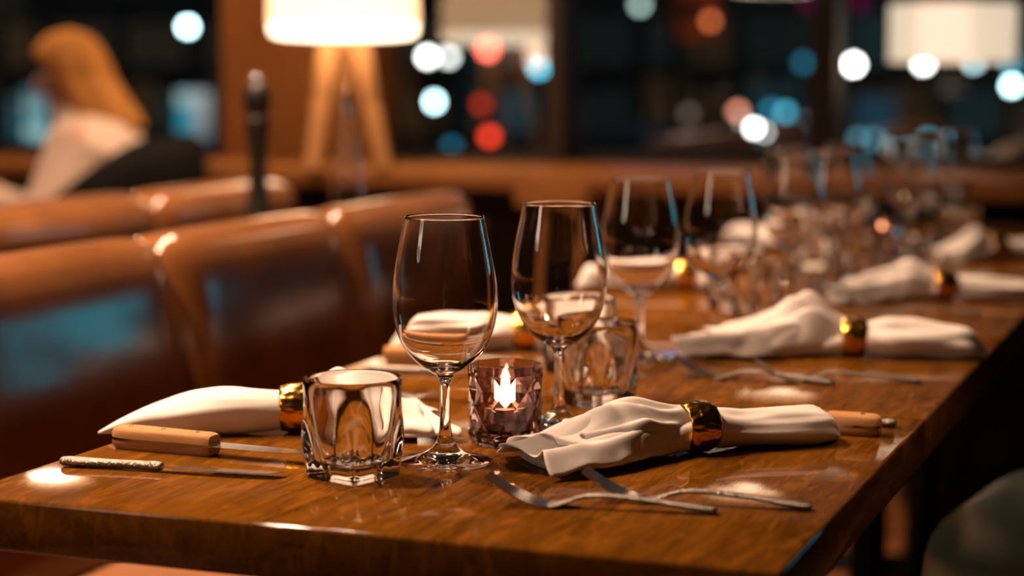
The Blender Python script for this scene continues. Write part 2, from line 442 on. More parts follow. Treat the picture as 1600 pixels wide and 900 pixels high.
# ================================================================== GLASSWARE
def wine_glass(label):
    e = empty('wine_glass', (0, 0, 0), 0, label, 'wine glass', 'wine glasses on the table')
    out = [(.0405, .0), (.0422, .0012), (.0412, .0027), (.030, .0052), (.0165, .0105), (.0088, .0180), (.0056, .0290), (.0046, .045), (.0045, .062),
           (.0050, .0725), (.0078, .0785), (.0165, .0840), (.0275, .0925), (.0368, .1045), (.0432, .1195), (.0466, .1360), (.0468, .1520), (.0448, .1700), (.0412, .1900), (.0375, .2080), (.0352, .2200)]
    inn = [(.03445, .2200), (.0367, .2080), (.0404, .1900), (.0440, .1700), (.04595, .1520), (.04575, .1360), (.0423, .1197), (.0358, .1055), (.0262, .0945), (.0145, .0878), (.006, .0862), (.0, .0860)]
    prof = [(0, 0.0008), (.012, .0006), (.03, .0002)] + catmull(out, 4) + [(.0349, .2206)] + catmull(inn, 4)
    lathe('glass_body', prof, 'glass', e, 64)
    return e
def tumbler(label):
    e = empty('water_tumbler', (0, 0, 0), 0, label, 'tumbler', 'water tumblers on the table')
    n = 96; rings = []
    H = .087
    def sup(th, a, p):
        return a / (abs(math.cos(th)) ** p + abs(math.sin(th)) ** p) ** (1 / p)
    zs = [0, .0012, .004, .010, .018, .028, .038, .048, .058, .068, .076, .082, .0855]
    def outer(th, z):
        t = min(1, max(0, z / .078)); t = t * t * (3 - 2 * t) * .6 + t * .4
        p = 2 + 12 * (1 - t) ** 2.2; a = .0296 * (1 - t) + .0425 * t
        r = sup(th, a, p)
        r += .0004 * math.cos(8 * th) * math.sin(PI * min(1, z / .08)) ** 2 * (1 if z < .08 else 0)
        return r
    def inner(th, z):
        u = (z - .013) / (H - .013)
        r = (.0262 + (.0400 - .0262) * min(1, max(0, u) ** .75))
        k = max(0., math.sin(PI * min(1, u * 1.15))) if u < .87 else 0
        return r - .0011 * k * abs(math.cos(4 * th))
    th = [2 * PI * k / n for k in range(n)]
    V = []; rows = []
    def add(fn, z):
        rows.append(range(len(V), len(V) + n)); V.extend([(fn(t) * math.cos(t), fn(t) * math.sin(t), z) for t in th])
    add(lambda t: .82 * outer(t, 0), .0012); add(lambda t: .965 * outer(t, 0), 0)
    for z in zs[1:]: add(lambda t, z=z: outer(t, z), z)
    add(lambda t: .0421, .0868); add(lambda t: .0413, .0872); add(lambda t: .0405, .0868)
    for z in [.082, .074, .064, .054, .044, .034, .026, .020, .0165]: add(lambda t, z=z: inner(t, z), z)
    add(lambda t: .023, .0142); add(lambda t: .012, .0132 + .0)
    Fc = []
    for a, b_ in zip(rows, list(rows)[1:]):
        for k in range(n):
            k2 = (k + 1) % n; Fc.append((a[k], a[k2], b_[k2], b_[k]))
    c0 = len(V); V.append((0, 0, .0016)); c1 = len(V); V.append((0, 0, .013))
    for k in range(n):
        k2 = (k + 1) % n; Fc.append((rows[0][k2], rows[0][k], c0)); Fc.append((rows[-1][k], rows[-1][k2], c1))
    mesh('glass_body', V, Fc, 'tumbler', e, True, .7)
    return e
def candle(label):
    e = empty('candle_holder', (0, 0, 0), 0, label, 'candle holder', 'faceted candle holders on the table')
    n = 10; V = []; Fc = []
    R0, Hh = .0350, .0755
    rows = []
    zz = [.009, .0235, .038, .0525, .067]
    def ring(r, z, off=0.):
        rows.append(list(range(len(V), len(V) + n)))
        V.extend([(r * math.cos(2 * PI * (k + off) / n), r * math.sin(2 * PI * (k + off) / n), z) for k in range(n)]); return rows[-1]
    b0 = ring(R0 * .90, 0, 0); b1 = ring(R0 * .97, .004, 0)
    g = [ring(R0 * 1.01, z, .5 * (i % 2)) for i, z in enumerate(zz)]
    def fan(loop, rr):
        c = Vector((0, 0, 0))
        for i in loop: c += Vector(V[i])
        c /= len(loop); d = Vector((c.x, c.y, 0)).normalized()
        V.append((d.x * rr, d.y * rr, c.z)); ci = len(V) - 1
        for a, b_ in zip(loop, loop[1:] + loop[:1]): Fc.append((a, b_, ci))
    for i in range(len(g) - 2):
        lo_, mi, hi = g[i], g[i + 1], g[i + 2]
        for k in range(n):
            # diamond: bottom lo[k], right/left on mi, top hi[k]
            if i % 2 == 0: l, r = mi[k - 1], mi[k]
            else: l, r = mi[k], mi[(k + 1) % n]
            fan([lo_[k], r, hi[k], l], R0 * .94)
    for k in range(n):     # half diamonds along the bottom and the top
        k2 = (k + 1) % n
        fan([g[0][k], g[0][k2], g[1][k]], R0 * .935)
        fan([g[-1][k], g[-1][k2], g[-2][k]], R0 * .935)
    for k in range(n):
        k2 = (k + 1) % n
        Fc.append((b0[k], b0[k2], b1[k2], b1[k])); 
        fan([b1[k], b1[k2], g[0][k2], g[0][k]], R0 * .93)
    t1 = ring(R0 * 1.0, .0715, 0); t2 = ring(R0 * .985, Hh, 0); t3 = ring(R0 * .90, Hh, 0)
    i1 = ring(R0 * .865, .06, 0); i2 = ring(R0 * .82, .016, 0); i3 = ring(R0 * .70, .0115, 0)
    for a, b_ in ((g[-1], t1), (t1, t2), (t2, t3), (t3, i1), (i1, i2), (i2, i3)):
        for k in range(n):
            k2 = (k + 1) % n; Fc.append((a[k], a[k2], b_[k2], b_[k]))
    Fc.append(tuple(reversed(b0))); Fc.append(tuple(i3))
    mesh('faceted_glass', V, Fc, 'smoke', e, False)
    lathe('tealight_cup', [(0, .0122), (.0195, .0122), (.0195, .033), (.0190, .033), (.0190, .013), (0, .013)], 'tin', e, 28, True, .6)
    wx = lathe('wax', [(0, .0135), (.0186, .0135), (.0186, .030), (.012, .0295), (0, .0285)], 'wax', e, 28, True, .6)
    tube('wick', [(0, 0, .028), (.0005, 0, .034), (.0015, 0, .039)], .0007, 'wick', wx, 6)
    lathe('flame', catmull([(0, .034), (.0056, .040), (.0078, .047), (.0058, .057), (.0020, .066), (0, .070)], 4), 'flame', e, 16)
    return e

# ================================================================== CUTLERY
def fork(label, L=.185):
    """lies along +x: handle end at x=0, tine tips at x=L, face up"""
    e = empty('dinner_fork', (0, 0, 0), 0, label, 'fork', 'forks on the table')
    prof = [(0, .0070, .0034, .0018), (.004, .0115, .0036, .0026), (.016, .0125, .0046, .0030), (.030, .0105, .0062, .0026), (.045, .0085, .0078, .0022), (.07, .0066, .0098, .0021),
            (.092, .0056, .0108, .0021), (.106, .0058, .0094, .0020), (.118, .0075, .0058, .0018), (.127, .0112, .0030, .0014), (.136, .0124, .0016, .0011)]
    prof = catmull([(a * L / .185, b, c, d) for a, b, c, d in prof], 4)
    rings = []
    for x, wd, z, t in prof:
        z = max(z, t * .5 + .0002) ; hw = wd / 2 * (1 if wd < .0105 else 1)
        hw = wd / 2 if x < .115 * L / .185 else wd
        z0 = z
        rings.append([(x, hw * c, z0 + t * s) for c, s in [(math.cos(2 * PI * k / 12), math.sin(2 * PI * k / 12)) for k in range(12)]])
    loft('handle', rings, 'ornate', e)
    for i in range(4):
        y = (-1.5 + i) * .0070; rr = []
        for x, z, wd in [(.133, .0016, .0028), (.142, .0024, .0022), (.152, .0056, .0022), (.163, .0104, .0020), (.174, .0166, .0018), (.185, .0240, .0010)]:
            x *= L / .185
            rr.append([(x, y + wd * a, z + .0009 * b_) for a, b_ in ((1, 1), (-1, 1), (-1, -1), (1, -1))])
        loft('tine', rr, 'steel', e, True, True, .5)
    return e
def table_knife(label):
    e = empty('table_knife', (0, 0, 0), 0, label, 'knife', 'table knives')
    prof = catmull([(0, .0035, .0030), (.004, .0062, .0042), (.018, .0068, .0045), (.045, .0052, .0040), (.075, .0048, .0040), (.092, .0062, .0045), (.097, .0050, .0034)], 4)
    loft('handle', [[(x, hw * math.cos(2 * PI * k / 12), .0047 + t * math.sin(2 * PI * k / 12)) for k in range(12)] for x, hw, t in prof], 'ornate', e)
    pts = [(.095, -.0045, .0045), (.11, -.0075, .0065), (.13, -.0085, .0085), (.165, -.0095, .0090), (.19, -.0088, .0088), (.203, -.0060, .0083), (.209, .0030, .0078)]
    loft('blade', [[(x, a, .0052), (x, b_, .0040), (x, b_, .0030), (x, a, .0046)] for x, a, b_ in catmull(pts, 3)], 'blade', e, True, True, .3)
    return e
def steak_knife(label):
    """handle end at x=0, tip along +x; lies on its side, rivets on the upper scale"""
    e = empty('steak_knife', (0, 0, 0), 0, label, 'steak knife', 'wood-handled steak knives')
    outline = catmull([(0, -.0035, .0055), (.003, -.009, .010), (.020, -.0125, .0128), (.050, -.0115, .0118), (.080, -.0100, .0108), (.100, -.0108, .0112), (.108, -.0095, .0100)], 4)
    def scale(z0, z1, rot):
        rr = []
        for x, a, b_ in outline:
            m = (a + b_) / 2; ew = 1.0
            hs = [(a, z0), (b_, z0), (b_, z0 + (z1 - z0) * .62), (b_ - .0028, z1 - .0006), (m, z1), (a + .0028, z1 - .0006), (a, z0 + (z1 - z0) * .62)]
            k = 1 - .32 * max(0, (.008 - x) / .008) ** 2 - .16 * max(0, (x - .100) / .008) ** 2
            rr.append([(x, y, z0 + (z - z0) * k) for y, z in hs])
        return rr
    loft('handle_scale', scale(.0108, .0205, 0), 'handlewood', e, True, True, .8)
    loft('handle_scale', scale(.0088, .0002, 0), 'handlewood', e, True, True, .8)
    loft('tang', [[(x, a - .0004, .0088), (x, b_ + .0004, .0088), (x, b_ + .0004, .0108), (x, a - .0004, .0108)] for x, a, b_ in outline], 'steel', e, True, True, .4)
    for x in (.018, .053, .090):
        lathe('rivet', [(0, .0195), (.0026, .0195), (.0026, .0206), (.0015, .0210), (0, .0210)], 'brass_rivet', e, 12, True, .6, (x, 0, 0))
    pts = [(.106, -.008, .0085), (.115, -.0098, .0095), (.14, -.0102, .0098), (.17, -.0092, .0092), (.20, -.0050, .0075), (.222, .0035, .0042)]
    loft('blade', [[(x, a, .0100), (x, b_, .0108), (x, b_, .0090), (x, a, .0096)] for x, a, b_ in catmull(pts, 4)], 'blade', e, True, True, .3)
    return e

# ================================================================== NAPKINS
def smooth(a, b, x):
    t = max(0., min(1., (x - a) / (b - a))); return t * t * (3 - 2 * t)
def napkin(label, loc, ang, fan=.20, tail=.145, fan_w=.055, fan_h=.030, tail_w=.024, tail_h=.036, pointed=False, seed=1, top=.055, flaps=3, side=1):
    """roll pulled through a ring; fan end along +x, tail along -x"""
    rnd = random.Random(seed); so = seed * 7.31
    e = empty('napkin', (loc[0], loc[1], TZ), ang, label, 'napkin', 'white napkins rolled through rings')
    nS, nT = 56, 44; rr_ = .0185
    rings = []
    for i in range(nS + 1):
        s = -tail + (tail + fan * .93) * i / nS
        if s < 0:
            q = -s / tail                                  # 0 ring .. 1 end
            open_ = smooth(0, .3, q)
            if pointed:
                shape = 1 - .95 * max(0, (q - .35) / .65) ** 2.0
                hw = rr_ + (tail_w - rr_) * open_; hw *= max(.10, shape); hz = rr_ * 2 + (tail_h - rr_ * 2) * open_; hz *= max(.06, shape)
            else:
                shape = math.sqrt(max(0.0, 1 - smooth(.80, 1.02, q) ** 1.2)) if q > .80 else 1
                hw = (rr_ + (tail_w - rr_) * open_) * max(.25, shape); hz = (rr_ * 2 + (tail_h - rr_ * 2) * open_) * max(.22, shape) * (1 - .12 * smooth(.4, 1, q))
            amp = (.13 if pointed else .24) * open_
        else:
            q = s / fan; open_ = smooth(0, .8, q)
            hw = (rr_ + (fan_w * .85 - rr_) * open_) * (1 - .12 * q); hz = (rr_ * 2 * (1 - q) + fan_h * .5 * q) * .82
            hz = hz * (1 - .55 * smooth(.55, 1, q)); amp = .10 + .10 * open_
        ring = []
        for k in range(nT):
            th = 2 * PI * k / nT
            c, sn = math.cos(th), math.sin(th)
            f = 1 + amp * (noise.noise(Vector((c * 1.3 + so, sn * 1.3, s * 13))) * 1.3 + .5 * noise.noise(Vector((c * 3.1, sn * 3.1 + so, s * 9))))
            f += amp * .35 * (abs(noise.noise(Vector((th * 1.1, so, s * 26)))) - .3)
            yy = hw * c * f; z = hz * (.5 + .5 * sn * f)
            lift = (.0 if abs(s) > .05 else (1 - abs(s) / .05) * .004)
            ring.append((s, yy + .006 * noise.noise(Vector((s * 10, so, 0))), max(.0006, z) + lift))
        rings.append(ring)
    loft('roll', rings, 'napkin', e)
    # loose layers fanning out of the ring
    for j in range(flaps):
        nu, nv = 40, 56
        fl_ = fan * (1.0 - .17 * j) ; wj = fan_w * (1.05 - .10 * j); ph = rnd.uniform(0, 6); kk = rnd.uniform(1.2, 1.9) + .35 * j
        skew = rnd.uniform(-.16, .16)
        V = []; Fc = []
        for a in range(nu + 1):
            u = a / nu
            for b_ in range(nv + 1):
                v = -1 + 2 * b_ / nv
                wu = .012 + (wj - .012) * smooth(0, .75, u)
                edge = .12 * noise.noise(Vector((v * 1.7, so + j, 3.))) + skew * v
                x = .008 + fl_ * u * (1 + edge * u)
                y = wu * v * (1 + .08 * noise.noise(Vector((u * 3, so + 9 + j, v))))
                pk = -.30 * side
                vv = (v - pk) / (1 - pk) if v > pk else (v - pk) / (1 + pk)
                arch = max(0., 1 - abs(vv) ** 2.1) ** .8
                H = (.038 + .001 * j) * (1 - smooth(0, 1.05, u)) + (.018 + .002 * j) * smooth(0, .5, u)
                H += (top - .045) * math.exp(-((u - .33) / .2) ** 2) * (.7 + .3 * j)
                pl = smooth(.03, .45, u) * (1 - .5 * smooth(.7, 1, u))
                wave = (.0042 + .0012 * j) * pl * math.sin(kk * PI * v * 1.5 + ph + 1.6 * u)
                wave += .0030 * pl * math.sin(kk * 3.3 * v + ph * 2 - 2.5 * u)
                wave += .010 * pl * noise.noise(Vector((x * 15, y * 20, so + j * 3)))
                wave += .006 * pl * (.35 - abs(noise.noise(Vector((x * 12 + 5 + y * 14, y * 34, so + j * 5)))))
                z = .0016 * (j + 1) + H * (.12 + .88 * arch) * (1 if j else .94) + wave * (.45 + .55 * arch)
                z += .010 * smooth(.8, 1, abs(v)) * smooth(.2, .6, u) * max(0, noise.noise(Vector((u * 5, v, so + 20 + j))))
                z += .013 * math.exp(-((v * side - .74) / .17) ** 2) * smooth(.05, .35, u) * (1 if j == 0 else .35)
                z += .0032 * j * smooth(.72, 1, u) * (.4 + .6 * arch)
                y -= side * .004 * j * smooth(.1, .8, u)
                z = max(z, .0012 + .0016 * j)
                V.append((x, y, z))
        for a in range(nu):
            for b_ in range(nv):
                i0 = a * (nv + 1) + b_
                Fc.append((i0, i0 + 1, i0 + nv + 2, i0 + nv + 1))
        o = mesh('loose_fold', V, Fc, 'napkin', e)
        sm = o.modifiers.new('thickness', 'SOLIDIFY'); sm.thickness = .0011; sm.offset = 1
    return e
ring_src = None
def napkin_ring(label, loc, ang):
    global ring_src
    if ring_src is None:
        prof = []
        for k in range(17):
            a = -PI / 2 + PI * k / 16
            prof.append((.0195 + .0044 * math.cos(a), .0160 * math.sin(a)))
        prof += [(.0190, .0150), (.0187, 0), (.0190, -.0150)]
        e = empty('napkin_ring', (0, 0, 0), 0, label, 'napkin ring', 'hammered gold napkin rings')
        o = lathe('band', prof, 'gold', e, 96, True, 1.2, closed=True)
        for v in o.data.vertices:
            r = math.hypot(v.co.x, v.co.y)
            if r > .0197:
                f = noise.voronoi(v.co * 190)[0]
                k_ = 1 + (.55 - f[0]) * -.10; v.co.x *= k_; v.co.y *= k_
        o.rotation_euler = (0, PI / 2, 0); o.location = (0, 0, .0240)
        ring_src = e
        e.location = (loc[0], loc[1], TZ); e.rotation_euler = (0, 0, ang); return e
    return dup(ring_src, (loc[0], loc[1], TZ), ang, label)

def ang_of(a, b_): return math.atan2(b_[1] - a[1], b_[0] - a[0])
ordn = ['nearest table', 'second table', 'third table', 'fourth table', 'fifth table']
# right-hand side of the row (chair side): (ring position, fan direction point, tail, parameters)
R = [((-.464, 1.678), (-.588, 1.545), dict(fan=.172, tail=.155, fan_w=.056, top=.036, seed=4, tail_w=.026, tail_h=.037)),
     ((-.446, 2.330), (-.640, 2.275), dict(fan=.200, tail=.160, fan_w=.050, top=.062, seed=12, tail_w=.030, tail_h=.044)),
     ((-.430, 2.960), (-.594, 2.890), dict(fan=.170, tail=.150, fan_w=.042, top=.045, seed=21)),
     ((-.438, 3.660), (-.530, 3.575), dict(fan=.125, tail=.150, fan_w=.040, top=.045, seed=33))]
rl = ['in-focus white napkin with a spread fan end in front of the candle, at right',
      'slightly blurred white napkin with a peaked fold on the second table, chair side',
      'blurred white napkin lying on the third table, chair side', 'short blurred white napkin at the right edge, beside the far candle']
for i, (p, q, kw) in enumerate(R):
    a = ang_of(p, q)
    napkin(rl[i], p, a, **kw)
    napkin_ring(['sharp hammered gold ring on the in-focus napkin at right', 'gold ring around the peaked napkin on the second table',
                 'gold ring around the chair-side napkin on the third table', 'gold ring around the napkin at the right edge by the far candle'][i], p, a)
Lf = [((-.852, 1.636), (-.70, 1.705), dict(fan=.125, tail=.190, fan_w=.062, top=.046, tail_w=.030, tail_h=.043, pointed=True, seed=45)),
      ((-.842, 2.238), (-.60, 2.30), dict(fan=.110, tail=.170, fan_w=.050, top=.050, tail_w=.028, tail_h=.042, seed=52)),
      ((-.838, 2.960), (-.60, 3.03), dict(fan=.120, tail=.170, fan_w=.045, top=.05, tail_w=.028, tail_h=.042, seed=61)),
      ((-.840, 3.700), (-.66, 3.62), dict(fan=.120, tail=.160, fan_w=.045, top=.06, tail_w=.028, tail_h=.042, seed=77))]
ll = ['smooth pointed white napkin behind the near steak knife, beside the leather bench', 'white napkin behind the front wine glass, bench side of the second table',
      'blurred white napkin seen through the wine glasses, bench side of the third table', 'blurred white napkin standing up at the far bench side, fourth table']
for i, (p, q, kw) in enumerate(Lf):
    a = ang_of(p, q)
    napkin(ll[i], p, a, **kw)
    napkin_ring(['gold ring half hidden behind the near tumbler', 'gold ring between the two front wine glasses', 'blurred gold ring on the bench-side napkin, third table',
                 'blurred gold ring on the bench-side napkin, fourth table'][i], p, a)

# glasses
WG = [(-.6605, 1.553), (-.624, 1.752), (-.682, 2.205), (-.632, 2.395), (-.64, 2.85), (-.625, 3.06), (-.68, 3.45), (-.60, 3.66), (-.69, 4.07), (-.60, 4.28),
      (-.60, 3.90), (-.74, 3.25)]
wl = ['front wine glass, sharp and empty, between the tumbler and the candle', 'second wine glass, sharp, right behind the candle', 'third wine glass back, slightly blurred, over the second table',
      'fourth wine glass back, blurred, behind the peaked napkin', 'blurred wine glass at the near end of the third table', 'blurred wine glass at the far end of the third table',
      'blurred wine glass at the near end of the fourth table', 'blurred wine glass behind the far candle', 'strongly blurred wine glass at the near end of the last table',
      'farthest blurred wine glass, nearest the windows', 'blurred wine glass on the chair side of the last seam', 'blurred wine glass on the bench side between third and fourth tables']
g0 = None
for p, l in zip(WG, wl):
    if g0 is None: g0 = wine_glass(l); g0.location = (*p, TZ)
    else: dup(g0, (*p, TZ), 0, l)
TB = [(-.7105, 1.468), (-.632, 1.893), (-.72, 2.09), (-.61, 2.545), (-.70, 2.74), (-.60, 3.19), (-.72, 3.37), (-.52, 3.76)]
tl = ['nearest water tumbler, sharp, in front of the pointed napkin', 'second water tumbler, behind the second wine glass', 'blurred water tumbler left of the third wine glass',
      'blurred water tumbler behind the fourth wine glass', 'blurred water tumbler at the near end of the third table', 'blurred water tumbler at the far end of the third table',
      'blurred water tumbler at the near end of the fourth table', 'blurred water tumbler past the far candle']
tm = None
TROT = math.radians(45) + math.atan2(1.468, -.71) + math.radians(45) * 0
for p, l in zip(TB, tl):
    rz = math.atan2(p[1], p[0]) + PI / 4 + .02
    if tm is None: tm = tumbler(l); tm.location = (*p, TZ); tm.rotation_euler = (0, 0, rz)
    else: dup(tm, (*p, TZ), rz, l)
c0 = candle('near smoky faceted glass candle holder with a lit tealight, behind the front wine glass'); c0.location = (-.6445, 1.660, TZ); c0.rotation_euler = (0, 0, .35)
dup(c0, (-.632, 3.55, TZ), .1, 'far candle holder, a blurred orange glow on the fourth table')

jr = empty('black_jar', (-.68, 3.74, TZ), 0, 'small round black jar with a knob lid beside the far candle', 'jar')
lathe('jar_body', catmull([(0, 0), (.030, 0), (.036, .015), (.038, .045), (.033, .068), (.028, .072), (0, .072)], 4), 'blackwood', jr, 32)
lathe('lid', catmull([(0, .072), (.029, .072), (.027, .082), (.010, .090), (.007, .096), (.008, .102), (0, .106)], 4), 'blackwood', jr, 32)

# forks (tips towards the middle of the table), chair side
def place_fork(src, end, belly, label):
    a = ang_of(end, belly)
    if src is None:
        f = fork(label); f.location = (*end, TZ); f.rotation_euler = (0, 0, a); return f
    return dup(src, (*end, TZ), a, label)
f0 = place_fork(None, (-.381, 1.442), (-.496, 1.424), 'front fork of the sharp pair, its tines nearest the candle')
place_fork(f0, (-.314, 1.481), (-.449, 1.466), 'rear fork of the sharp pair, its handle reaching nearest the table edge')
place_fork(f0, (-.422, 2.100), (-.545, 2.100), 'blurred fork on the second table, its tines under the peaked napkin')
place_fork(f0, (-.334, 2.146), (-.470, 2.112), 'blurred fork on the second table, its handle nearest the table edge')
place_fork(f0, (-.35, 2.78), (-.48, 2.76), 'strongly blurred fork on the third table near the right edge')
place_fork(f0, (-.955, 1.830), (-.83, 1.850), 'fork on the bench side behind the pointed napkin')
# steak knives and table knives
k0 = steak_knife('sharp wood-handled steak knife at the bench-side corner, left of the near tumbler')
k0.location = (-.976, 1.512, TZ); k0.rotation_euler = (0, 0, ang_of((-.976, 1.512), (-.765, 1.500)))
k1 = table_knife('ornate silver table knife in front of the near steak knife'); k1.location = (-.972, 1.417, TZ); k1.rotation_euler = (0, 0, ang_of((-.972, 1.417), (-.764, 1.440)))
dup(k0, (-.320, 1.818, TZ), ang_of((-.320, 1.818), (-.52, 1.828)), 'steak knife whose handle end sticks out past the in-focus napkin, at right')
dup(k1, (-.314, 1.866, TZ), ang_of((-.314, 1.866), (-.52, 1.880)), 'table knife tip-end behind the in-focus napkin, near the seam')
dup(k0, (-.965, 2.085, TZ), ang_of((-.965, 2.085), (-.75, 2.10)), 'blurred steak knife on the bench side of the second table, behind the front wine glass')
dup(k1, (-.955, 2.005, TZ), ang_of((-.955, 2.005), (-.75, 2.02)), 'blurred silver table knife on the bench side, just above the near tumbler rim')

# ================================================================== THINGS BEYOND THE TABLE
# tripod table lamp on the window ledge
LP = at(537, 62, 5.1)
LB = Vector((LP.x, LP.y, SILL))
lamp = empty('tripod_lamp', LB, 0, 'lit tripod table lamp with a white drum shade on the window ledge', 'lamp')
zb = LP.z - SILL
sh = lathe('lamp_shade', [(.198, zb + .04), (.192, zb + .31), (.188, zb + .31), (.194, zb + .04)], 'shade', lamp, 64, True, .6, closed=True)
lathe('diffuser', catmull([(.193, zb + .045), (.193, zb + .02), (.175, zb + .008), (.10, zb + .002), (0, zb)], 3), 'shade_in', sh, 64)
rv, fv = Vector((math.cos(YAW), math.sin(YAW), 0)), Vector((-math.sin(YAW), math.cos(YAW), 0))
for l0, l1, f0_, f1_ in ((-.036, -.078, -.02, -.09), (.040, .108, -.02, -.05), (.0, -.01, .04, .12)):
    p0 = rv * l0 + fv * f0_; p1 = rv * l1 + fv * f1_
    tube('leg', [(p0.x, p0.y, zb + .02), (p1.x, p1.y, .0)], [.026, .021], 'lampwood', lamp, 14)
lathe('hub', [(0, zb - .02), (.018, zb - .02), (.018, zb + .0), (0, zb + .0)], 'lampwood', lamp, 24, True, .6)
ld = bpy.data.lights.new('lamp_bulb', 'POINT'); ld.energy = .9; ld.color = WARM; ld.shadow_soft_size = .05
lo = bpy.data.objects.new('lamp_bulb', ld); COL.objects.link(lo); lo.parent = lamp; lo.location = (.05, -.13, zb - .03)

# pepper mill and cone-shaped bottle on the ledge
def on_x(x, y, X):
    r = ray(x, y); return CAM + r * ((X - CAM.x) / r.x)
p = on_x(404, 320, -1.76)
pm = empty('pepper_mill', (p.x, p.y, .775), 0, 'tall black wooden pepper mill on the ledge behind the bench', 'pepper mill')
lathe('body', catmull([(0, 0), (.031, 0), (.032, .012), (.026, .05), (.019, .10), (.0165, .15), (.020, .20), (.023, .225), (.018, .240), (0, .241)], 4), 'blackwood', pm, 32)
lathe('head', catmull([(0, .241), (.016, .242), (.024, .258), (.026, .275), (.021, .295), (.010, .306), (0, .308)], 4), 'blackwood', pm, 32)
lathe('knob', catmull([(0, .306), (.006, .307), (.008, .314), (.005, .320), (0, .321)], 3), 'chrome', pm, 20)
p = on_x(544, 310, -1.78)
bt = empty('cone_bottle', (p.x, p.y, .775), 0, 'clear cone-shaped glass bottle with a metal cap, behind the bench', 'bottle')
lathe('glass_body', [(0, 0)] + catmull([(.040, 0), (.041, .004), (.036, .06), (.027, .13), (.018, .19), (.012, .225), (.0115, .235)], 3) +
      catmull([(.0095, .235), (.0100, .225), (.0155, .19), (.0245, .13), (.0335, .06), (.037, .008), (.030, .006)], 3) + [(0, .006)], 'glass', bt, 40)
lathe('cap', catmull([(0, .232), (.0125, .232), (.0125, .25), (.008, .272), (.004, .285), (0, .286)], 3), 'chrome', bt, 24, True, .7)

# tub chairs
def tub_chair(loc, rz, label, mat, group=None, ht=.80, rad=.27):
    """open side towards +x"""
    e = empty('tub_chair', loc, rz, label, 'chair', group)
    rounded('seat', (.46, .46, .11), .05, mat, e, 9, .012, (.02, 0, .43))
    nA, nC = 40, 16; rings = []
    for i in range(nA + 1):
        a = math.radians(62 + (360 - 124) * i / nA); t = abs(i / nA - .5) * 2
        top = ht - .20 * smooth(.35, 1.0, t); bot = .33
        rings_ = []
        for k in range(nC):
            th = 2 * PI * k / nC
            ro = .042 * math.cos(th); zz = .5 + .5 * math.sin(th)
            # stadium section
            z = bot + (top - bot) * zz; w_ = .045 * abs(math.cos(th)) ** .45 * (1 if math.cos(th) > 0 else -1)
            r = rad + w_ + .035 * (z - bot) / .45
            rings_.append((r * math.cos(a), r * math.sin(a), z))
        rings.append(rings_)
    loft('backrest', rings, mat, e, True, True, .9)
    for sx in (-1, 1):
        for sy in (-1, 1):
            tube('leg', [(.16 * sx, .17 * sy, .385), (.20 * sx, .20 * sy, .0)], [.018, .012], 'darkwood', e, 10)
    return e
tub_chair((.095, 1.56, 0), math.radians(92), 'dark green leather tub chair at the bottom right corner', 'green', None, .83)
hp = at(1525, 320, 4.9)
tub_chair((hp.x + .05, 4.72 - .05, 0), -PI / 2, 'dim teal chair at the far end of the table row', 'teal', None, .74)
# curved wooden chair whose top rail shows past the bench
def rail_chair(loc, rz, label):
    e = empty('wooden_chair', loc, rz, label, 'chair')
    rounded('seat', (.42, .42, .045), .02, 'trimwood', e, 7, .003, (0, 0, .45))
    for sx in (-1, 1):
        for sy in (-1, 1):
            top = .80 if sx < 0 else .43
            tube('leg', [(.18 * sx, .17 * sy, 0), (.17 * sx, .17 * sy, .44), (.17 * sx - (.03 if sx < 0 else 0), .17 * sy, top)], .016, 'trimwood', e, 10)
    rr = []
    for i in range(17):
        v = -1 + i / 8; x = -.205 + .045 * v * v; y = .215 * v
        rr.append([(x + a, y, .795 + b_) for a, b_ in ((.011, -.035), (.013, 0), (.011, .035), (-.011, .035), (-.013, 0), (-.011, -.035))])
    loft('top_rail', rr, 'trimwood', e, True, True, .8)
    return e
ra, rb = at(820, 281, 4.95), at(942, 304, 4.48)
ca = math.atan2(rb.y - ra.y, rb.x - ra.x) - PI / 2
rm = (ra + rb) / 2 + Matrix.Rotation(ca, 3, 'Z') @ Vector((.19, 0, 0))
rail_chair((rm.x, rm.y, 0), ca, 'curved wooden chair with a lit top rail at the end of the near bench')

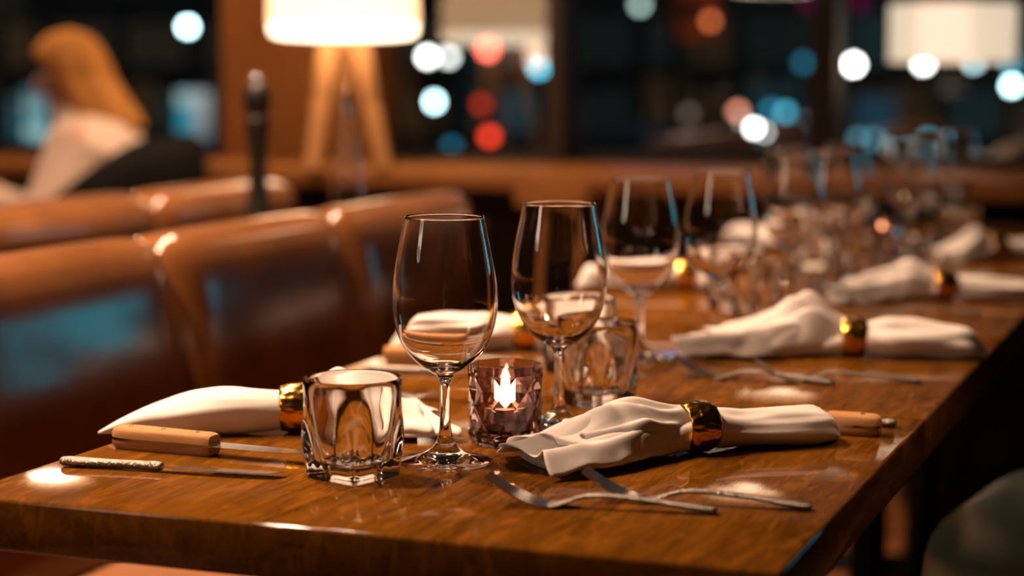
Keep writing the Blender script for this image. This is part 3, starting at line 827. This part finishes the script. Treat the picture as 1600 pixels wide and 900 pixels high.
# the blonde person by the left window, back turned
def person():
    hp = at(140, 124, 5.15)                                   # head centre
    e = empty('person', (hp.x, hp.y, 0), math.radians(180 + 22), 'seated person with long blonde hair and cream sweater, facing away, by the left window', 'person')
    # local frame: +x forward (faces away to the left), z up
    zh = hp.z
    J = dict(pelvis=(.02, 0, .60), spine=(-.01, 0, .74), chest=(.0, 0, .88), neck=(.03, 0, zh - .145), head0=(.045, 0, zh - .06), head1=(.05, 0, zh + .035),
             hipL=(.05, .09, .52), kneeL=(.45, .11, .53), ankL=(.46, .11, .09), toeL=(.60, .12, .04),
             hipR=(.05, -.09, .52), kneeR=(.45, -.11, .53), ankR=(.46, -.11, .09), toeR=(.60, -.12, .04),
             shL=(-.005, .17, .915), elL=(.12, .22, .68), wrL=(.36, .12, .76), haL=(.43, .09, .775),
             shR=(-.005, -.17, .915), elR=(.12, -.22, .68), wrR=(.36, -.12, .76), haR=(.43, -.09, .775))
    rad = dict(pelvis=.13, spine=.115, chest=.125, neck=.05, head0=.075, head1=.085, hip=.085, knee=.06, ank=.04, toe=.032, sh=.06, el=.043, wr=.028, ha=.03)
    names = list(J); idx = {n: i for i, n in enumerate(names)}
    E = [('pelvis', 'spine'), ('spine', 'chest'), ('chest', 'neck'), ('neck', 'head0'), ('head0', 'head1')]
    for s in 'LR':
        E += [('pelvis', 'hip' + s), ('hip' + s, 'knee' + s), ('knee' + s, 'ank' + s), ('ank' + s, 'toe' + s), ('chest', 'sh' + s), ('sh' + s, 'el' + s), ('el' + s, 'wr' + s), ('wr' + s, 'ha' + s)]
    V = [Vector(J[n]) for n in names]; ED = [(idx[a], idx[b_]) for a, b_ in E]; RD = [rad[n] if n in rad else rad[n[:-1]] for n in names]
    # fingers as short chains out of the palm
    for s, sg in (('L', 1), ('R', -1)):
        h = Vector(J['ha' + s])
        for q, (dy, ln) in enumerate(((-.026, .055), (-.009, .07), (.009, .075), (.026, .065), (.040 * -1, .04))):
            a = h + Vector((.025, dy, 0)) if q < 4 else h + Vector((-.005, -.034 * sg, 0))
            b_ = a + (Vector((ln * .55, 0, -.004)) if q < 4 else Vector((.03, -.02 * sg, -.004)))
            c_ = b_ + (Vector((ln * .45, 0, -.018)) if q < 4 else Vector((.02, -.004 * sg, -.006)))
            n0 = len(V); V += [a, b_, c_]; RD += [.010, .009, .008]; ED += [(idx['ha' + s], n0), (n0, n0 + 1), (n0 + 1, n0 + 2)]
    me = bpy.data.meshes.new('body'); me.from_pydata([tuple(v) for v in V], ED, [])
    o = bpy.data.objects.new('body', me); COL.objects.link(o); o.parent = e
    sk = o.modifiers.new('skin', 'SKIN'); sk.use_smooth_shade = True
    for i, sv in enumerate(me.skin_vertices[0].data): sv.radius = (RD[i], RD[i]); sv.use_root = (i == idx['pelvis'])
    sb = o.modifiers.new('sub', 'SUBSURF'); sb.levels = 2; sb.render_levels = 2
    me.materials.append(plain('skin', (.55, .32, .22), .5, 0, .08))
    # face
    hx = Vector((.05, 0, zh))
    for sg in (-1, 1):
        lathe('eye', [(0, -.012), (.008, -.009), (.012, 0), (.008, .009), (0, .012)], plain('eye', (.6, .6, .58), .2), e, 12, True, None, (hx.x + .066, .032 * sg, zh + .005))
    loft('nose', [[(hx.x + .082 + d * math.cos(t), r * math.sin(t), z) for t in [2 * PI * k / 8 for k in range(8)]] for z, d, r in ((zh + .012, .008, .006), (zh - .012, .020, .009), (zh - .032, .026, .013), (zh - .040, .010, .010))], plain('nose_skin', (.55, .32, .22), .5), e)
    loft('mouth', [[(hx.x + .075 + .006 * math.cos(t), y, zh - .062 + .006 * math.sin(t)) for t in [2 * PI * k / 8 for k in range(8)]] for y in (-.024, 0, .024)], plain('lips', (.45, .15, .13), .4), e)
    # hair: long, down to the shoulders, falling forward on the left
    V = []; Fc = []; n, m = 48, 26
    rings = []
    for i in range(m + 1):
        t = i / m
        z = zh + .135 - t * .31
        if t < .35: k = math.sqrt(max(.0, 1 - (1 - t / .35) ** 2)); rx, ry = .098 * k + .004, .090 * k + .004
        else:
            q = (t - .35) / .65; rx = .098 + .015 * q - .05 * smooth(.7, 1, q); ry = .090 + .012 * math.sin(PI * q) - .03 * smooth(.6, 1, q)
        cx_ = .050 - .095 * smooth(.15, 1, t)
        ring = []
        for k in range(n):
            th = 2 * PI * k / n
            lock = 1 + .035 * math.sin(th * 9 + t * 3) + .05 * noise.noise(Vector((math.cos(th) * 2, math.sin(th) * 2, t * 3)))
            front = max(0, math.cos(th)); cut = 1 - .42 * smooth(.55, .85, front) * smooth(.22, .4, t)     # leaves the face free
            ring.append((cx_ + rx * math.cos(th) * lock * cut, ry * math.sin(th) * lock, z))
        rings.append(ring)
    hm = wood('blonde_hair', (.30, .12, .030), (.62, .30, .09), 'Z', 3., .45, 0, .3, False)
    loft('hair', rings, hm, e)
    # cream sweater with a thick collar
    cm = fabric('cream_knit', (.74, .56, .44), .9, 160, .5)
    rings = []
    for z, rx, ry, cx_ in ((.50, .15, .20, .02), (.62, .145, .19, 0), (.75, .140, .195, -.01), (.86, .142, .215, -.01), (.93, .125, .205, -.012), (.97, .105, .150, -.010), (1.0, .090, .095, .005), (1.03, .085, .08, .015), (1.05, .07, .07, .02)):
        rings.append([(cx_ + rx * math.cos(2 * PI * k / 40) * (1 + .03 * math.sin(k * 1.7 + z * 20)), ry * math.sin(2 * PI * k / 40) * (1 + .03 * math.cos(k * 2.3 + z * 14)), z - 1.06 + zh - .030) for k in range(40)])
    loft('sweater', rings, cm, e)
    for s in 'LR':
        tube('sleeve', catmull([J['sh' + s], J['el' + s], J['wr' + s]], 6), [.082 - .0023 * i for i in range(13)], cm, e, 16)
        tube('trouser_leg', catmull([J['hip' + s], J['knee' + s], J['ank' + s]], 6), [.105 - .0035 * i for i in range(13)], 'black_leather', e, 16)
    return hp
hp = person()
a = math.radians(22)
tp = Vector((hp.x, hp.y, 0)) + Matrix.Rotation(PI + a, 3, 'Z') @ Vector((.66, 0, 0))
ct = empty('cafe_table', (tp.x, tp.y, 0), PI + a, 'small dark table the blonde person rests both hands on', 'table')
box('tabletop', (-.28, -.32, .70), (.28, .32, .738), 'darkwood', ct, .004)
lathe('column', [(0, .02), (.035, .02), (.03, .05), (.03, .70), (0, .70)], 'blackmetal', ct, 20, True, .6)
lathe('base', [(0, 0), (.20, 0), (.20, .012), (.03, .03), (0, .03)], 'blackmetal', ct, 28, True, .6)
tub_chair((hp.x - .035, hp.y + .0, 0), PI + a, 'black chair the blonde person is sitting on', 'black_leather', None, .93, .26)

# tall drum floor lamp behind the viewer on the left, seen mirrored in the glasses
fe = empty('floor_lamp', (-2.55, -.35, 0), 0, 'tall floor lamp with a long pale shade, mirrored in the wine glasses', 'lamp')
lathe('base', [(0, 0), (.16, 0), (.16, .012), (.02, .03), (0, .03)], 'blackmetal', fe, 32, True, .6)
tube('pole', [(0, 0, .02), (0, 0, 1.60)], .012, 'blackmetal', fe, 12)
drum('lamp_shade', fe, .24, .70, 1.56, shade_mat('bright_paper_shade', (1., .74, .56), 8.), 'shade_pale', 40)
ld = bpy.data.lights.new('lamp_bulb', 'POINT'); ld.energy = 3; ld.color = WARM; ld.shadow_soft_size = .12
lo = bpy.data.objects.new('lamp_bulb', ld); COL.objects.link(lo); lo.parent = fe; lo.location = (0, 0, 2.35)

# ================================================================== THE STREET
struct(box('street', (-60, W + .2, GROUND - .1), (40, 130, GROUND), 'asphalt'), 'dark wet street outside the windows')
FY = 46.
fb = empty('shop_building', (-18, FY, GROUND), 0, 'dark building with shop windows across the street', 'building')
box('wall', (-60, .3, 0), (46, 8, 13), 'facade', fb)
rnd = random.Random(5)
lit = [(.010, .022, .026), (.018, .014, .010), (.006, .010, .010), (.03, .016, .008), (.012, .035, .045), (.008, .012, .012)]
lm = [emit('shop_window_%d' % i, c, 1.0, False) for i, c in enumerate(lit)]
for i in range(20):
    x0 = -24 + i * 2.5
    box('pilaster', (x0, -.05, 0), (x0 + .35, .35, 4.6), 'facade', fb)
    fr = box('shop_window', (x0 + .35, .14, .5), (x0 + 2.5, .22, 3.6), 'darkmullion', fb)
    for a_, b_ in ((.40, 1.36), (1.44, 2.45)):
        for z0, z1 in ((.6, 1.5 + rnd.random() * .6), (2.3, 3.5)):
            box('pane', (x0 + a_, .08, z0), (x0 + b_, .135, z1), lm[rnd.randrange(6)], fr)
for i in range(20):
    for zz in (5.4, 8.4):
        wv_ = box('upper_window', (-24 + i * 2.5 + .5, .24, zz), (-24 + i * 2.5 + 1.9, .295, zz + 1.9), lm[rnd.randrange(6)] if rnd.random() < .5 else 'darkmullion', fb)

def sphere_prof(r, z, n=8): return [(max(0, r * math.sin(PI * k / n)) if 0 < k < n else 0, z - r * math.cos(PI * k / n)) for k in range(n + 1)]
_em = {}
def lampmat(col, st):
    key = (col, st)
    if key not in _em: _em[key] = emit('street_glow', col, st, False)
    return _em[key]
WHITE = (1, .98, .95); CYAN = (.12, .62, .85); ICE = (.62, .93, 1.); BLUE = (.03, .25, .42); RED = (1, .05, .02); SALMON = (1, .32, .20); ORANGE = (1, .2, .05); GREY = (.3, .36, .42)
def street_light(x, y, d, col, st, label, px=15, group='street lights beyond the windows'):
    p = at(x, y, d); r = px / 2 * d / F
    e = empty('street_light', (p.x, p.y, GROUND), 0, label, 'street light', group)
    h = p.z - GROUND
    tube('post', [(0, 0, 0), (0, 0, h - r * .9)], .035 + .0004 * d, 'blackmetal', e, 8)
    lathe('globe', sphere_prof(r, h), lampmat(col, st), e, 16)
SL = [(293, 42, 70, ICE, 26, 'bright white street light left of the oak column'), (365, 88, 75, BLUE, 7, 'dim blue street light beside the oak column'),
      (668, 89, 64, WHITE, 20, 'brightest white street light right of the tripod lamp'), (701, 89, 66, WHITE, 9, 'second white street light right of the tripod lamp'),
      (678, 159, 34, ICE, 20, 'low icy white street light below the pair beside the tripod lamp'), (706, 229, 30, BLUE, 2.2, 'faint blue light low beside the ledge'),
      (842, 107, 60, CYAN, 8, 'cyan street light left of the bronze mullion'), (1000, 8, 82, (.55, .75, .68), 5, 'pale green street light at the top of the picture'),
      (1255, 98, 80, BLUE, 2.6, 'dark blue light left of the black mullion'), (1334, 101, 80, WHITE, 30, 'brightest white street light right of the black mullion'),
      (1443, 99, 82, WHITE, 22, 'white street light under the wide drum lamp'), (1521, 97, 84, ICE, 7, 'pale cyan street light under the right end of the drum lamp'),
      (1578, 95, 86, CYAN, 5, 'cyan street light at the right edge'), (1581, 134, 60, ICE, 22, 'bright icy street light at the right edge, lower one'),
      (593, 75, 70, GREY, 1.6, 'faint grey light under the tripod lamp shade'),
      (1205, 172, 36, BLUE, 4, 'left one of the two dull blue lights left of the black mullion'), (1227, 176, 36, CYAN, 4, 'right one of the two dull blue lights left of the black mullion'),
      (1110, 203, 36, GREY, 2, 'faint grey light above the far glasses'), (1050, 176, 36, (.5, .35, .25), 1.3, 'faint tan light, left one of a pair above the red lamps'),
      (1076, 178, 36, (.5, .35, .25), 1.1, 'faint tan light, right one of a pair above the red lamps'),
      (1341, 217, 28, CYAN, 1.5, 'left blue light behind the far wine glasses'), (1366, 217, 28, CYAN, 1.4, 'middle blue light behind the far wine glasses'), (1450, 218, 28, CYAN, 3, 'right blue light behind the far wine glasses'),
      (1153, 175, 36, SALMON, 6, 'salmon pink light above the white car lights')]
for x, y, d, c, s, l in SL: street_light(x, y, d * .45 + 3 if d > 40 else d, c, s, l, 15)
# red signal post
p = at(762, 78, 27)
sp = empty('signal_post', (p.x, p.y, GROUND), 0, 'post with three red signal lamps seen left of the bronze mullion', 'traffic signal')
tube('post', [(0, 0, 0), (0, 0, p.z - GROUND + .1)], .04, 'blackmetal', sp, 8)
for (x, y, st, px) in ((762, 77, 12, 20), (752, 163, 2.2, 15), (765, 213, 6, 17)):
    q = at(x, y, 26.9) - sp.location
    hs = box('housing', (q.x - .09, q.y + .04, q.z - .11), (q.x + .09, q.y + .14, q.z + .11), 'blackmetal', sp, .01)
    lathe('signal_lamp', sphere_prof(px / 2 * 27 / F, q.z), lampmat(RED if y > 100 else (1, .14, .09), st), hs, 14, True, None, (q.x, q.y, 0))
# cars
def car(loc, rz, lamps, label):
    e = empty('car', loc, rz, label, 'car', 'cars on the night street')
    prof = [(-2.1, .35), (-2.15, .75), (-1.9, .92), (-1.1, .98), (-.5, 1.42), (.9, 1.45), (1.6, 1.0), (2.05, .9), (2.1, .4)]
    rings = []
    for y, k in ((-.86, .93), (-.80, 1.0), (.80, 1.0), (.86, .93)):
        rings.append([(x * (1 if z < 1 else .98), y * (1 if z < 1.05 else .82), .35 + (z - .35) * k) for x, z in prof])
    loft('car_body', rings, 'carpaint', e, True, True, .5)
    for sx in (-1.3, 1.3):
        for sy in (-.80, .80):
            o = lathe('wheel', [(0, -.1), (.30, -.1), (.33, -.06), (.33, .06), (.30, .1), (0, .1)], 'tyre', e, 20, True, .6)
            o.rotation_euler = (PI / 2, 0, 0); o.location = (sx, sy, .33)
    for (x, y, d, c, st, px) in lamps:
        q = at(x, y, d) - Vector(loc); q = Matrix.Rotation(-rz, 3, 'Z') @ q
        lathe('car_lamp', sphere_prof(px / 2 * d / F, q.z), lampmat(c, st), e, 12, True, None, (q.x, q.y, 0))
    return e
c1 = at(1060, 224, 24)
car((c1.x + .1, c1.y + .6, GROUND), math.radians(200), [(1044, 233, 24, RED, 5.5, 15), (1059, 217, 24, RED, 7, 14), (1073, 217, 24.1, RED, 2., 13)], 'dark car with red tail lamps outside, above the third wine glass')
c2 = at(1176, 198, 29)
car((c2.x + .1, c2.y + .8, GROUND), math.radians(190), [(1161, 189, 28.8, WHITE, 2.6, 9), (1178, 200, 28.7, WHITE, 34, 9), (1194, 206, 28.8, WHITE, 8, 9)], 'dark car with white headlamps outside, above the far glasses')
# tall lit street displays (left)
def display(x0, y0, x1, y1, d, cols, label):
    a = at(x0, y1, d); b_ = at(x1, y0, d)
    e = empty('street_display', ((a.x + b_.x) / 2, (a.y + b_.y) / 2, GROUND), YAW, label, 'display panel', 'lit street displays')
    wd = (b_ - a).xy.length; z0, z1 = a.z - GROUND, b_.z - GROUND
    box('frame', (-wd / 2 - .02, .0, max(0, z0 - .03)), (wd / 2 + .02, .08, z1 + .03), 'blackmetal', e)
    box('foot', (-wd / 2, .0, 0), (wd / 2, .08, max(.05, z0)), 'blackmetal', e)
    nx, nz = len(cols[0]), len(cols)
    for j in range(nz):
        for i in range(nx):
            c = cols[j][i]
            if c is None: continue
            box('screen_tile', (-wd / 2 + wd * i / nx + .004, -.02, z1 - (z1 - z0) * (j + 1) / nz + .004), (-wd / 2 + wd * (i + 1) / nx - .004, -.001, z1 - (z1 - z0) * j / nz - .004), lampmat(c, 1.0), e)
A, B_, C_, D_ = (.45, .62, .66), (.04, .33, .46), (.30, .28, .30), (.05, .12, .18)
display(278, 142, 328, 238, 26, [[A, (.5, .5, .5)], [B_, (.42, .40, .42)], [B_, C_], [(.03, .18, .30), D_]], 'tall blue and white street display left of the oak column')
display(40, 138, 74, 236, 26, [[(.12, .25, .32)], [(.30, .48, .50)], [(.08, .28, .38)], [(.5, .75, .72)], [(.04, .2, .3)]], 'narrow blue street display beside the blonde person')
display(2, 150, 20, 232, 26, [[(.06, .14, .18)], [(.05, .2, .28)], [(.03, .14, .22)]], 'slim dim blue street display at the left edge')
# neon sign and other lit signs on the building opposite
def sign(x0, y0, x1, y1, d, col, st, label, frame=None):
    a = at(x0, y1, d); b_ = at(x1, y0, d); wd = (b_ - a).xy.length
    e = empty('lit_sign', ((a.x + b_.x) / 2, (a.y + b_.y) / 2, GROUND), YAW, label, 'sign', 'lit signs outside')
    z0, z1 = a.z - GROUND, b_.z - GROUND
    tube('post', [(0, .1, 0), (0, .1, z1)], .05, 'blackmetal', e, 8)
    if frame:
        t = wd * frame
        for lo_, hi in (((-wd / 2, z0), (wd / 2, z0 + t)), ((-wd / 2, z1 - t), (wd / 2, z1)), ((-wd / 2, z0 + t), (-wd / 2 + t, z1 - t)), ((wd / 2 - t, z0 + t), (wd / 2, z1 - t))):
            box('neon_bar', (lo_[0], 0, lo_[1]), (hi[0], .05, hi[1]), lampmat(col, st), e)
    else: box('panel', (-wd / 2, 0, z0), (wd / 2, .05, z1), lampmat(col, st), e)
    return e
sign(1045, -25, 1120, 60, 40, (.30, .035, .008), .45, 'dull orange-red square neon sign at the top of the picture', .3)
street_light(1110, 33, 38, (1, .22, .07), 4, 'orange light in front of the red neon sign', 14)
sign(1255, -20, 1275, 14, 42, (.25, .005, .08), .6, 'faint magenta sign at the top beside the black mullion')
sign(1337, -20, 1352, 14, 42, (.25, .005, .08), .6, 'faint magenta sign at the top left of the wide drum lamp')
sign(1330, 150, 1400, 215, 40, (.02, .07, .11), .6, 'dim teal lit panel low behind the far glasses')
sign(1190, 165, 1262, 215, 42, (.015, .05, .08), .6, 'dim teal lit panel left of the black mullion')
# bright blue shop front far to the right, mirrored in the bench leather, and the blue sign mirrored on the table
be = empty('blue_shop', (6.45, 13.5, GROUND), math.radians(-25), 'shop front with two blue lit windows, mirrored in the bench leather', 'shop')
box('wall', (-3, .2, 0), (3, 3, 5), 'facade', be)
for a_, b_ in ((-.92, -.16), (-.07, .75)):
    fr = box('window_frame', (a_ - .05, .1, 2.3), (b_ + .05, .2, 3.5), 'darkmullion', be)
    box('pane', (a_, .05, 2.35), (b_, .1, 3.42), emit('blue_shop_light', (.025, .48, .64), 7., False), fr)
bs = empty('blue_sign', (-6.0, 20.5, GROUND), 0, 'blue lit sign above the street, mirrored on the table', 'sign')
tube('post', [(0, .1, 0), (0, .1, 4.6)], .06, 'blackmetal', bs, 8)
box('panel', (-.7, 0, 3.9), (.7, .06, 4.7), emit('blue_sign_light', (.10, .38, .80), 3.5, False), bs)
